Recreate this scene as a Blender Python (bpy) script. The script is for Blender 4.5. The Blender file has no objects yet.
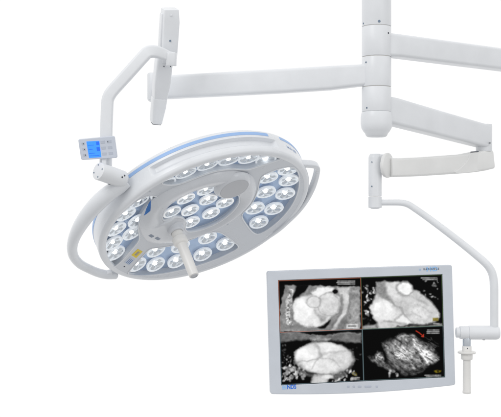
import bpy, bmesh, math, random
import numpy as np
from mathutils import Vector, Matrix
random.seed(4)
rng = np.random.default_rng(7)
PI = math.pi
sc = bpy.context.scene
COL = sc.collection

# ------------------------------------------------------------------ camera
D = 3.2                       # metres from the lens to the plane of the ceiling column
K = 1.553 / 501 / D           # slope per photo pixel
cam_d = bpy.data.cameras.new("camera")
cam_d.sensor_width = 36
cam_d.lens = 36 / (501 * K)
cam_d.clip_start = .05; cam_d.clip_end = 200
cam = bpy.data.objects.new("camera", cam_d); COL.objects.link(cam)
cam.location = (0, -D, 0); cam.rotation_euler = (PI / 2, 0, 0)
sc.camera = cam

def at(x, y, Y=0.0):
    """pixel of the photograph at depth Y -> point in metres"""
    s = D + Y
    return Vector(((x - 250.5) * K * s, Y, (208.5 - y) * K * s))
def proj(p):
    s = p[1] + D
    return p[0] / (K * s) + 250.5, 208.5 - p[2] / (K * s)
MM = 1.553 / 501              # one photo pixel in metres at Y = 0

# ------------------------------------------------------------------ materials
def new_mat(name):
    m = bpy.data.materials.new(name); m.use_nodes = True
    nt = m.node_tree; nt.nodes.clear()
    o = nt.nodes.new("ShaderNodeOutputMaterial")
    b = nt.nodes.new("ShaderNodeBsdfPrincipled")
    nt.links.new(b.outputs[0], o.inputs[0])
    return m, nt, b, o
def paint(name, col, rough=.35, metal=0, coat=0, var=.03, bump=.0, scale=14, rvar=.08):
    m, nt, b, o = new_mat(name)
    tc = nt.nodes.new("ShaderNodeTexCoord")
    n = nt.nodes.new("ShaderNodeTexNoise"); n.inputs["Scale"].default_value = scale
    n.inputs["Detail"].default_value = 6
    nt.links.new(tc.outputs["Object"], n.inputs["Vector"])
    r = nt.nodes.new("ShaderNodeMapRange")
    r.inputs[1].default_value = .3; r.inputs[2].default_value = .7
    r.inputs[3].default_value = 1 - var; r.inputs[4].default_value = 1 + var
    nt.links.new(n.outputs[0], r.inputs[0])
    mx = nt.nodes.new("ShaderNodeVectorMath"); mx.operation = 'SCALE'
    mx.inputs[0].default_value = col
    nt.links.new(r.outputs[0], mx.inputs["Scale"])
    nt.links.new(mx.outputs[0], b.inputs["Base Color"])
    r2 = nt.nodes.new("ShaderNodeMapRange")
    r2.inputs[1].default_value = .3; r2.inputs[2].default_value = .7
    r2.inputs[3].default_value = rough - rvar; r2.inputs[4].default_value = rough + rvar
    nt.links.new(n.outputs[0], r2.inputs[0]); nt.links.new(r2.outputs[0], b.inputs["Roughness"])
    b.inputs["Metallic"].default_value = metal
    b.inputs["Coat Weight"].default_value = coat
    b.inputs["Coat Roughness"].default_value = .2
    if bump:
        n2 = nt.nodes.new("ShaderNodeTexNoise"); n2.inputs["Scale"].default_value = 900
        nt.links.new(tc.outputs["Object"], n2.inputs["Vector"])
        bp = nt.nodes.new("ShaderNodeBump"); bp.inputs["Strength"].default_value = bump
        bp.inputs["Distance"].default_value = .0006
        nt.links.new(n2.outputs[0], bp.inputs["Height"]); nt.links.new(bp.outputs[0], b.inputs["Normal"])
    return m
def glow(name, col, strength):
    m, nt, b, o = new_mat(name)
    b.inputs["Base Color"].default_value = (*col, 1)
    b.inputs["Emission Color"].default_value = (*col, 1)
    b.inputs["Emission Strength"].default_value = strength
    b.inputs["Roughness"].default_value = .3
    return m
M = dict(
    white=paint("white_powder_coat", (.77, .786, .81), .36, bump=.10),
    warm=paint("warm_white_plastic", (.785, .786, .778), .40, bump=.1),
    shell=paint("lamp_shell_plastic", (.735, .755, .785), .30, coat=.25, bump=.05),
    panel=paint("lamp_underside_grey", (.60, .625, .665), .30, coat=.15, bump=.05),
    hub=paint("lamp_hub_plastic", (.63, .65, .685), .27, coat=.4),
    cap=paint("grey_cover", (.50, .51, .535), .42),
    blue=paint("blue_band", (.31, .48, .78), .35, var=.04),
    sticker=paint("blue_sticker", (.12, .36, .80), .4),
    ink=paint("blue_ink", (.10, .19, .42), .5),
    pale_ink=paint("pale_blue_ink", (.52, .61, .78), .5),
    faint_ink=paint("faint_blue_ink", (.22, .33, .58), .5),
    yellow=paint("yellow_label", (.78, .58, .02), .5),
    pale_label=paint("pale_blue_label", (.52, .58, .68), .5),
    reflector=paint("blue_reflector_plate", (.38, .50, .69), .18, metal=.35, var=.12, scale=9),
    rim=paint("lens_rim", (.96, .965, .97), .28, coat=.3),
    bezel=paint("monitor_bezel", (.60, .635, .69), .40, bump=.1),
    bezel_back=paint("monitor_back", (.42, .46, .53), .5, bump=.1),
    keypad=paint("panel_keypad", (.58, .62, .70), .4),
    key=paint("panel_key", (.48, .52, .60), .45),
    dark=paint("dark_fastener", (.10, .11, .13), .45),
    screw=paint("blue_grey_screw", (.22, .28, .36), .4, metal=.4),
    seam=paint("seam_core_grey", (.60, .59, .57), .6),  # warm grey inner tube showing between the collars
    steel=paint("brushed_steel", (.62, .66, .71), .28, metal=.8),
    grip=paint("grip_plastic", (.78, .77, .75), .36, coat=.2, bump=.05),
    black=paint("black_glass", (.012, .013, .015), .12),
    nds=paint("logo_blue", (.01, .17, .75), .4),
    hd=paint("logo_light_blue", (.30, .55, .88), .4),
    txt=paint("logo_grey", (.12, .14, .19), .4),
)
def chrome():
    m, nt, b, o = new_mat("faceted_reflector_chrome")
    b.inputs["Metallic"].default_value = 1
    b.inputs["Roughness"].default_value = .07
    b.inputs["Base Color"].default_value = (.90, .91, .92, 1)
    return m
M['chrome'] = chrome()
M['led'] = glow("led_emitter", (1, .99, .96), 2.2)
for n_ in M['rim'].node_tree.nodes:                     # faint glow added to brighten the opaque white lens rims
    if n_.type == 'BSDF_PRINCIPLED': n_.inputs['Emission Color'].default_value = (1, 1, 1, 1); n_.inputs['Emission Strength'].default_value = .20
M['blue_lcd'] = glow("blue_lcd", (.03, .20, .86), .85)
M['lcd_dark'] = glow("lcd_dark_block", (.01, .10, .60), .7)
def pane_mat():
    m = bpy.data.materials.new("clear_cover_glass"); m.use_nodes = True
    nt = m.node_tree; nt.nodes.clear()
    o = nt.nodes.new("ShaderNodeOutputMaterial")
    t = nt.nodes.new("ShaderNodeBsdfTransparent"); t.inputs[0].default_value = (.97, .985, 1, 1)
    g = nt.nodes.new("ShaderNodeBsdfGlossy"); g.inputs["Roughness"].default_value = .05
    f = nt.nodes.new("ShaderNodeFresnel"); f.inputs[0].default_value = 1.38
    mx = nt.nodes.new("ShaderNodeMixShader")
    ge = nt.nodes.new("ShaderNodeNewGeometry"); sb = nt.nodes.new("ShaderNodeMath"); sb.operation = 'SUBTRACT'; sb.use_clamp = True
    nt.links.new(f.outputs[0], sb.inputs[0]); nt.links.new(ge.outputs["Backfacing"], sb.inputs[1])
    nt.links.new(sb.outputs[0], mx.inputs[0]); nt.links.new(t.outputs[0], mx.inputs[1])
    nt.links.new(g.outputs[0], mx.inputs[2]); nt.links.new(mx.outputs[0], o.inputs[0])
    return m
M['pane'] = pane_mat()
def scan_mat():
    m, nt, b, o = new_mat("scan_picture")
    a = nt.nodes.new("ShaderNodeAttribute"); a.attribute_name = "picture"
    b.inputs["Base Color"].default_value = (.002, .002, .002, 1)
    b.inputs["Roughness"].default_value = .35
    b.inputs["Specular IOR Level"].default_value = .04
    nt.links.new(a.outputs["Color"], b.inputs["Emission Color"])
    b.inputs["Emission Strength"].default_value = 1.0
    return m
M['scan'] = scan_mat()

# ------------------------------------------------------------------ object helpers
def tag(o, label=None, cat=None, group=None, kind=None):
    if label: o["label"] = label
    if cat: o["category"] = cat
    if group: o["group"] = group
    if kind: o["kind"] = kind
    return o
def empty(name, loc, label, cat, group=None):
    o = bpy.data.objects.new(name, None); COL.objects.link(o)
    o.empty_display_size = .03
    o.location = loc
    return tag(o, label, cat, group)
def link_mesh(name, me, mat, parent=None, world=None, ang=35):
    """me in world coordinates (or, with world=matrix, in that local frame)"""
    me.materials.clear(); me.materials.append(mat)
    if ang:
        me.shade_smooth(); me.set_sharp_from_angle(angle=math.radians(ang))
    o = bpy.data.objects.new(name, me); COL.objects.link(o)
    W = world if world is not None else Matrix.Identity(4)
    if parent:
        o.parent = parent
        PW = world_of(parent)
        o.matrix_basis = PW.inverted() @ W
    else:
        o.matrix_basis = W
    return o
def world_of(o):
    m = o.matrix_basis.copy()
    if o.parent: m = world_of(o.parent) @ m
    return m
def finish(name, bm, mat, parent=None, world=None, ang=35):
    bmesh.ops.recalc_face_normals(bm, faces=bm.faces)
    me = bpy.data.meshes.new(name); bm.to_mesh(me); bm.free()
    return link_mesh(name, me, mat, parent, world, ang)

def frame_mat(origin, z, xhint=Vector((1, 0, 0))):
    z = Vector(z).normalized(); x = Vector(xhint); x = (x - z * x.dot(z))
    if x.length < 1e-5: x = Vector((0, 1, 0)) - z * z.y
    x.normalize(); y = z.cross(x)
    m = Matrix((x, y, z)).transposed().to_4x4(); m.translation = Vector(origin)
    return m
def lathe(bm, prof, mat=Matrix.Identity(4), seg=64, caps=True):
    """prof: (radius, z) list revolved round the local z axis"""
    rings = []
    for r, z in prof:
        rings.append([bm.verts.new(mat @ Vector((r * math.cos(2 * PI * i / seg), r * math.sin(2 * PI * i / seg), z))) for i in range(seg)])
    for a, b in zip(rings, rings[1:]):
        for i in range(seg):
            j = (i + 1) % seg
            bm.faces.new((a[i], a[j], b[j], b[i]))
    if caps:
        bm.faces.new(rings[0][::-1]); bm.faces.new(rings[-1])
def tube_cyl(bm, p0, p1, r0, r1=None, ch=.0012, seg=56):
    r1 = r0 if r1 is None else r1
    L = (Vector(p1) - Vector(p0)).length
    lathe(bm, [(r0 - ch, 0), (r0 - ch * .3, ch * .3), (r0, ch), (r1, L - ch), (r1 - ch * .3, L - ch * .3), (r1 - ch, L)],
          frame_mat(p0, Vector(p1) - Vector(p0)), seg)
def rrect(w, h, r, n=5):
    pts = []
    for cx, cy, a0 in ((w/2-r, h/2-r, 0), (-w/2+r, h/2-r, PI/2), (-w/2+r, -h/2+r, PI), (w/2-r, -h/2+r, 1.5*PI)):
        for i in range(n + 1):
            a = a0 + PI/2 * i / n
            pts.append((cx + r*math.cos(a), cy + r*math.sin(a)))
    return pts
def smooth_path(pts, sub=8):
    """Catmull-Rom through pts (tuples of any length)"""
    P = [np.array(p, float) for p in pts]
    P = [2*P[0]-P[1]] + P + [2*P[-1]-P[-2]]
    out = []
    for i in range(1, len(P)-2):
        for k in range(sub):
            t = k/sub
            out.append(.5*((2*P[i]) + (-P[i-1]+P[i+1])*t + (2*P[i-1]-5*P[i]+4*P[i+1]-P[i+2])*t*t + (-P[i-1]+3*P[i]-3*P[i+1]+P[i+2])*t**3))
    out.append(P[-2]); return out
def sweep(bm, path, section, side, bev=.003):
    """path: list of (Vector point, sx, sz); section 2D (a along side, b along cross); ends rounded by bev"""
    pts = [Vector(p[0]) for p in path]; n = len(pts)
    rings = []
    def ring(c, tan, sx, sz, shrink):
        s = Vector(side) - tan * Vector(side).dot(tan); s.normalize(); u = tan.cross(s)
        res = []
        for a, b in section:
            A, B = a*sx, b*sz
            l = max(math.hypot(A, B), 1e-6); f = max(0., (l - shrink)/l)
            res.append(bm.verts.new(c + s*A*f + u*B*f))
        rings.append(res)
    for i in range(n):
        t = (pts[min(i+1, n-1)] - pts[max(i-1, 0)]).normalized()
        sx, sz = path[i][1], path[i][2]
        if i == 0:
            ring(pts[0], t, sx, sz, bev); ring(pts[0] + t*bev*.3, t, sx, sz, bev*.3); ring(pts[0] + t*bev, t, sx, sz, 0)
        elif i == n-1:
            ring(pts[-1] - t*bev, t, sx, sz, 0); ring(pts[-1] - t*bev*.3, t, sx, sz, bev*.3); ring(pts[-1], t, sx, sz, bev)
        else: ring(pts[i], t, sx, sz, 0)
    m = len(section)
    for a, b in zip(rings, rings[1:]):
        for i in range(m):
            j = (i+1) % m
            bm.faces.new((a[i], a[j], b[j], b[i]))
    bm.faces.new(rings[0][::-1]); bm.faces.new(rings[-1])
def circ(n=28): return [(math.cos(2*PI*i/n), math.sin(2*PI*i/n)) for i in range(n)]
def box(bm, sx, sy, sz, mat=Matrix.Identity(4), bev=.002, seg=3):
    r = bmesh.ops.create_cube(bm, size=1)
    for v in r['verts']: v.co = Vector((v.co.x*sx, v.co.y*sy, v.co.z*sz))
    if bev:
        es = list({e for v in r['verts'] for e in v.link_edges})
        rb = bmesh.ops.bevel(bm, geom=es, offset=bev, segments=seg, profile=.5, affect='EDGES')
        vs = {v for f in rb['faces'] for v in f.verts} | {v for v in r['verts'] if v.is_valid}
    else: vs = set(r['verts'])
    for v in vs: v.co = mat @ v.co

def chaikin(loop, it=2, f=.25):
    L = [np.array(p, float) for p in loop]
    for _ in range(it):
        N = []
        for i in range(len(L)):
            a, b = L[i], L[(i+1) % len(L)]
            N += [a*(1-f)+b*f, a*f+b*(1-f)]
        L = N
    return L
def plate(name, loops, z0, z1, bev, mat, parent, world, ang=40, bres=3):
    """a slab in the local xy plane from z0 to z1, outline loops[0], the others holes, edges rounded by bev"""
    cu = bpy.data.curves.new(name, 'CURVE'); cu.dimensions = '2D'; cu.fill_mode = 'BOTH'
    for lp in loops:
        s = cu.splines.new('POLY'); s.points.add(len(lp)-1); s.use_cyclic_u = True
        for i, p in enumerate(lp): s.points[i].co = (p[0], p[1], 0, 1)
    cu.extrude = max((z1-z0)/2 - bev, 1e-5); cu.bevel_depth = bev; cu.bevel_resolution = bres; cu.offset = -bev
    tmp = bpy.data.objects.new("tmp", cu); COL.objects.link(tmp)
    dg = bpy.context.evaluated_depsgraph_get(); dg.update()
    me = bpy.data.meshes.new_from_object(tmp.evaluated_get(dg))
    bpy.data.objects.remove(tmp); bpy.data.curves.remove(cu)
    me.transform(Matrix.Translation((0, 0, (z0+z1)/2)))
    me.name = name
    o = link_mesh(name, me, mat, parent, world, ang)
    fl = [not abs(f.normal.z) > .9995 for f in me.polygons]
    me.polygons.foreach_set("use_smooth", fl)
    return o
def text_mesh(name, s, size, mat, parent, world, ext=.0003, bold=0., sx=1., spacing=1.):
    cu = bpy.data.curves.new(name, 'FONT'); cu.body = s; cu.size = size; cu.extrude = ext
    cu.align_x = 'CENTER'; cu.align_y = 'CENTER'; cu.offset = bold; cu.space_character = spacing
    tmp = bpy.data.objects.new("tmp", cu); COL.objects.link(tmp)
    dg = bpy.context.evaluated_depsgraph_get(); dg.update()
    me = bpy.data.meshes.new_from_object(tmp.evaluated_get(dg))
    bpy.data.objects.remove(tmp); bpy.data.curves.remove(cu)
    me.transform(Matrix.Diagonal((sx, 1, 1, 1))); me.name = name
    return link_mesh(name, me, mat, parent, world, 0)
def screw(parent, p, nrm, r=.0035, mat='screw', name='screw', d=.0012):
    bm = bmesh.new()
    lathe(bm, [(r, -d), (r, d*.4), (r*.8, d), (r*.45, d), (r*.4, d*.2)], frame_mat(p, nrm), 20)
    return finish(name, bm, M[mat], parent)

# ------------------------------------------------------------------ ceiling column with three arms
RC = 14.6*MM
CX = at(376.5, 0)[0]
def zc(y): return at(0, y, 0)[2]
col = empty("ceiling_column", (CX, 0, zc(137)), "white round vertical column coming down from above, with a domed end cap", "column")
bm = bmesh.new(); tube_cyl(bm, (CX, 0, zc(26.7)), (CX, 0, zc(-70)), RC, ch=.0008, seg=96); finish("tube", bm, M['white'], col)
bm = bmesh.new(); tube_cyl(bm, (CX, 0, zc(104)), (CX, 0, zc(10)), RC - .0022, seg=64); finish("core", bm, M['seam'], col)
bm = bmesh.new()
zt, zb = zc(111.9), zc(137.2)
lathe(bm, [(RC-.002, zt), (RC+.0002, zt-.0008), (RC+.0018, zt-.006), (RC+.0035, zt-.018), (RC+.0035, zt-.036), (RC+.0015, zt-.050), (RC-.004, zt-.060), (RC-.0095, zt-.0665),
           (RC-.013, zb+.004), (RC-.017, zb+.001), (RC-.022, zb), (.004, zb-.001)][::-1], Matrix.Translation((CX, 0, 0)), 96)
finish("end_cap", bm, M['white'], col)
def colpt(x, y):
    """point on the surface of the column seen at pixel x, y"""
    X = at(x, y, -RC*.8)[0] - CX
    Yd = -math.sqrt(max(RC*RC - X*X, 0)); p = at(x, y, Yd); X = p[0]-CX
    return Vector((p[0], -math.sqrt(max(RC*RC-X*X, 0)), p[2])), Vector((X, -math.sqrt(max(RC*RC-X*X, 0)), 0)).normalized()
p, nr = colpt(379.2, 21.3); screw(col, p, nr, .0042)
p, nr = colpt(362.9, 24.5); screw(col, p, nr, .003)

def ext_arm(name, label, y0, y1):
    t = empty(name, (CX, 0, zc(y1)), label, "arm", None)
    bm = bmesh.new(); tube_cyl(bm, (CX, 0, zc(y1)+.0004), (CX, 0, zc(y0)-.0004), RC, ch=.0008, seg=96); finish("collar", bm, M['white'], t)
    return t
def beam(t, P, w, mat='white', rad=.012, bev=.004, name="beam"):
    """P: list of (x, y_top, y_bottom, Y) in photo pixels"""
    path = []
    for x, a, b, Y in P:
        A, B = at(x, a, Y), at(x, b, Y)
        path.append(((A+B)/2, 1, (A-B).length))
    h = path[0][2]
    bm = bmesh.new()
    sec = [(a, b) for a, b in rrect(w, 1, .0001)]
    hh = sum(p[2] for p in path)/len(path)
    sec = [(a, b/hh) for a, b in rrect(w, hh, rad)]
    tan = (path[-1][0]-path[0][0]).normalized()
    side = tan.cross(Vector((0, 0, 1))).normalized()
    sweep(bm, [(p[0], 1, p[2]) for p in path], sec, side, bev)
    return finish(name, bm, M[mat], t)

# upper right arm, running out of the frame and away from the camera
a1 = ext_arm("extension_arm", "highest white arm, running right from the column and out of the picture", 27.2, 57)
beam(a1, [(378, 33.2, 57.2, .0), (395, 35.0, 57.6, .012), (501, 49.4, 70.6, .28), (580, 59.5, 80.4, .48)], .056, rad=.010)
p, nr = colpt(388.4, 33); screw(a1, p, nr, .003, 'dark')
# left arm to the lamp
a2 = ext_arm("extension_arm", "long white arm running left from the column to behind the lamp's slanted arm", 57.6, 87)
beam(a2, [(376, 63.2, 84.6, .0), (361, 65, 86.2, .0), (330, 66.6, 90.0, 0), (280, 69.6, 93.2, 0), (169, 75.8, 98.8, 0), (148.8, 77.2, 99.6, 0)], .050, rad=.010)
bm = bmesh.new()
c0 = at(157, 101.2, 0); c1 = at(157, 73.8, 0)
sweep(bm, [(c0, 1, 1), (c1, 1, 1)], rrect(.056, .074, .016), (1, 0, 0), .005)
finish("end_block", bm, M['white'], a2)
screw(a2, at(152.3, 91.6, -.0375), (0, -1, 0), .0025, 'dark')
p, nr = colpt(366, 62.4); screw(a2, p, nr, .003)
# lower right arm to the monitor
a3 = ext_arm("extension_arm", "lower white arm descending right from the column to the elbow above the jointed monitor arm", 87.6, 112)
beam(a3, [(378, 95.5, 121.5, .0), (392, 98.4, 125.2, .02), (440, 112.6, 137, .17), (484, 125.2, 148.0, .30)], .056, rad=.010)
bm = bmesh.new()
e0 = at(484, 151.5, .30); e1 = at(484, 124.3, .30)
tube_cyl(bm, e0, e1, 8.0*MM*1.1, ch=.003)
finish("elbow_sleeve", bm, M['white'], a3)
p, nr = colpt(366.8, 107.9); screw(a3, p, nr, .003)
screw(a3, at(490, 143.0, .27), (.8, -.5, 0), .003, 'dark')

# ------------------------------------------------------------------ spring arm of the monitor
sa = empty("spring_arm", at(484, 150, .30), "warm white jointed arm running left from the elbow to the monitor's bent tube", "arm")
YL, YR = .06, .30
bm = bmesh.new()
P = []
for x, a, b, Y in [(388, 158.4, 177.2, YL), (396, 158.4, 177.0, YL+.012), (415, 157.6, 176.4, YL+.06), (440, 155.8, 174.8, YL+.13), (462, 154.2, 173.3, YL+.19), (472, 152.2, 172.2, YL+.213), (480, 150.8, 170.9, .293), (489.0, 150.2, 168.8, .315)]:
    A, B = at(x, a, Y), at(x, b, Y); P.append(((A+B)/2, 1, (A-B).length))
sec = [(a, b/.06) for a, b in rrect(.052, .06, .008)]
sweep(bm, P, sec, Vector((.55, -1, 0)), .004)
finish("beam", bm, M['warm'], sa)
# cheek cover of the elbow (a shallow raised shell with a curved edge) and the pale arc line
bm = bmesh.new()
pts = [(489.9, 150.6), (470.5, 152.6), (468, 160), (462, 167), (453, 173.2), (466, 173.0), (478, 171.0), (489.9, 168.6)]
nb = (P[3][0]-P[2][0]).normalized().cross(Vector((0, 0, -1))).normalized()
if nb.y > 0: nb = -nb
W = frame_mat(P[4][0].lerp(P[5][0], .5)+nb*.026, nb, Vector((1, .7, 0)))
def on_plane(W, x, y):
    o = Vector((0, -D, 0)); r = (at(x, y, 0) - o)
    n = W.to_3x3().col[2]; t = (W.translation - o).dot(n)/r.dot(n)
    return W.inverted() @ (o + r*t)
lp = [on_plane(W, *q)[:2] for q in pts]
lp = chaikin(lp, 2, .2)
plate("elbow_cover", [lp], -.02, .0022, .0010, M['warm'], sa, W)
bm.free()
# dark slot on top of the elbow
bm = bmesh.new(); box(bm, .026, .012, .0035, Matrix.Translation(at(474.5, 151.9, .20)) @ Matrix.Rotation(math.radians(-3), 4, 'Y'), .001)
finish("slot", bm, M['dark'], sa)
# oval joint disc
bm = bmesh.new()
ax = Vector((.84, -.54, -.02)).normalized()
c = at(388.3, 165.4, YL-.02)
lathe(bm, [(.0375, -.010), (.0395, -.002), (.0385, .0005), (.036, .002), (.012, .0035), (.001, .0037)], frame_mat(c, ax), 64)
finish("joint_disc", bm, M['warm'], sa)
# vertical joint body
bm = bmesh.new()
q0, q1 = at(375.1, 196.4, YL-.005), at(375.1, 156, YL-.005)
r = 6.6*MM*(D+YL)/D
lathe(bm, [(r-.0015, 0), (r, .0015), (r, (q1-q0).length-.006), (r*.93, (q1-q0).length), (r*.75, (q1-q0).length+.0065), (.002, (q1-q0).length+.007)], frame_mat(q0, (0, 0, 1)), 56)
box(bm, .034, .046, .062, Matrix.Translation(at(380.5, 164.4, YL+.004)), .007, 4)
finish("joint_body", bm, M['white'], sa)
screw(sa, at(371.7, 186.3, YL-.005-r*.9), (-.4, -1, 0), .0022, 'screw')
screw(sa, at(371.8, 162.0, YL-.005-r*.9), (-.4, -1, 0), .0018, 'screw')

# ------------------------------------------------------------------ bent tube that carries the monitor
hg = empty("monitor_hanger", at(375, 209, YL), "thin white bent tube descending to the monitor's right side, with a grip below", "hanger")
bm = bmesh.new()
q0, q1 = at(375.1, 208.0, YL-.005), at(375.1, 196.75, YL-.005)
L = (q1-q0).length
lathe(bm, [(.006, -.003), (r-.008, -.0022), (r-.006, 0), (r-.001, .0005), (r+.0005, .002), (r+.0005, L-.001), (r-.0005, L)], frame_mat(q0, (0, 0, 1)), 56)
finish("swivel_sleeve", bm, M['white'], hg)
pth = []
tp = [(376, 202.6, .055, 3.1), (392, 202.5, .055, 3.1), (401, 202.7, .055, 3.2), (407.5, 204.2, .055, 3.3), (414, 208, .055, 3.35), (428, 217.8, .05, 3.45), (446, 231.2, .045, 3.6), (464, 245.2, .04, 3.75), (477, 255.8, .035, 3.9),
      (485.5, 263.2, .03, 4.0), (490.5, 269.6, .03, 4.1), (493.0, 276.5, .03, 4.15), (494, 286, .03, 4.2), (494.1, 305, .03, 4.2), (494.1, 328, .03, 4.2)]
for q in smooth_path(tp, 6):
    pth.append((at(q[0], q[1], q[2]), q[3]*MM, q[3]*MM))
bm = bmesh.new(); sweep(bm, pth, circ(28), (0, 1, 0), .001); finish("bent_tube", bm, M['white'], hg)
bm = bmesh.new()
c0, c1 = at(459.8, 332.5, .03), at(499.4, 332.7, .03)
mtx = frame_mat(c0, c1-c0); L = (c1-c0).length; R0 = 6.9*MM
lathe(bm, [(R0-.007, -.012), (R0-.0055, -.011), (R0-.0055, -.0), (R0-.002, 0), (R0-.0012, .0012), (R0-.0008, .026), (R0-.002, .027), (R0, .028), (R0+.0004, .05), (R0+.0003, L-.012), (R0-.001, L-.005), (R0-.004, L-.001), (R0-.008, L), (.002, L)], mtx, 64)
finish("cross_joint", bm, M['white'], hg)
screw(hg, at(483.8, 339.7, .03), (0, 0, -1), .0045, 'dark')
gx = 466.8
def gp(y): return at(gx, y, .03)
bm = bmesh.new(); tube_cyl(bm, gp(348), gp(334), 4.2*MM); finish("steel_post", bm, M['steel'], hg)
bm = bmesh.new()
prof = [(393.4, 3.2), (393.2, 4.0), (392.6, 4.3), (391.0, 4.3), (390.4, 4.05), (375, 3.95), (359.6, 3.9), (359.2, 5.6), (358.6, 5.9), (354.2, 5.9), (353.4, 5.4), (353.2, 8.8), (352.7, 9.1), (351.9, 9.1), (351.4, 8.6), (351.0, 4.8), (346.4, 4.7), (345.8, 4.3)]
z0 = gp(393.4)
lathe(bm, [(rr*MM, (gp(y)-z0)[2]) for y, rr in prof], frame_mat(z0, (0, 0, 1)), 48)
finish("grip", bm, M['grip'], hg)
screw(hg, at(467.5, 348.4, .03-4.8*MM), (0, -1, 0), .0016, 'dark')

# ------------------------------------------------------------------ monitor
mc = at(361.8, 328.6, .0)
mon = bpy.data.objects.new("monitor", None); COL.objects.link(mon)
MW = Matrix.Translation(mc) @ Matrix.Rotation(math.radians(6.5), 4, 'Z') @ Matrix.Rotation(math.radians(-1.62), 4, 'Y') @ Matrix.Rotation(PI/2, 4, 'X')
# monitor frame: x right, y up, z towards the viewer
mon.matrix_basis = MW
tag(mon, "wide flat silver-grey monitor showing four black and white heart scans, at lower right", "monitor")
def mpx(lx, ly, lz=0): return proj(MW @ Vector((lx, ly, lz)))
HW, HH = 94.1*MM, 60.6*MM
out = []
N = 24
for i in range(N+1): out.append((-HW + 2*HW*i/N, HH + .0012*math.sin(PI*i/N)))        # top, left to right
for i in range(N+1):
    t = i/N; out.append((HW*(1.0) - 2*HW*t, -HH - .0105*math.sin(PI*t)**.9))
def round_corners(lp, idx, r):
    res = []
    n = len(lp)
    for i, p in enumerate(lp):
        if i in idx:
            p = np.array(p); a = np.array(lp[i-1]); b = np.array(lp[(i+1) % n])
            va = (a-p)/np.linalg.norm(a-p); vb = (b-p)/np.linalg.norm(b-p)
            for k in range(7):
                t = k/6; res.append(tuple((1-t)**2*(p+va*r) + 2*t*(1-t)*p + t*t*(p+vb*r)))
        else: res.append(tuple(p))
    return res
out = round_corners(out, {0, N, N+1, 2*N+1}, .008)
# active area from the photo corners
scr = [on_plane(MW, *q) for q in ((278.0, 280.6), (441.8, 274.6), (444.3, 379.4), (281.6, 382.0))]
x0 = (scr[0][0]+scr[3][0])/2; x1 = (scr[1][0]+scr[2][0])/2; y1 = (scr[0][1]+scr[1][1])/2; y0 = (scr[2][1]+scr[3][1])/2
e = .0014
hole = [(x0-e, y0-e), (x1+e, y0-e), (x1+e, y1+e), (x0-e, y1+e)]
plate("bezel", [out, hole], -.016, .006, .0022, M['bezel'], mon, MW, 40)
inner = [(x*.975, y*.965) for x, y in out]
plate("rear_housing", [inner], -.062, -.0165, .012, M['bezel_back'], mon, MW, 40, 5)
bm = bmesh.new(); box(bm, .11, .11, .02, MW @ Matrix.Translation((0, 0, -.072)), .004); box(bm, .26, .04, .016, MW @ Matrix.Translation((.12, -.01, -.082)), .004)
finish("rear_mount", bm, M['white'], mon)
scrn = plate("screen", [[(x0-.006, y0-.006), (x1+.006, y0-.006), (x1+.006, y1+.006), (x0-.006, y1+.006)]], -.006, .0008, .0003, M['black'], mon, MW)

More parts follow.
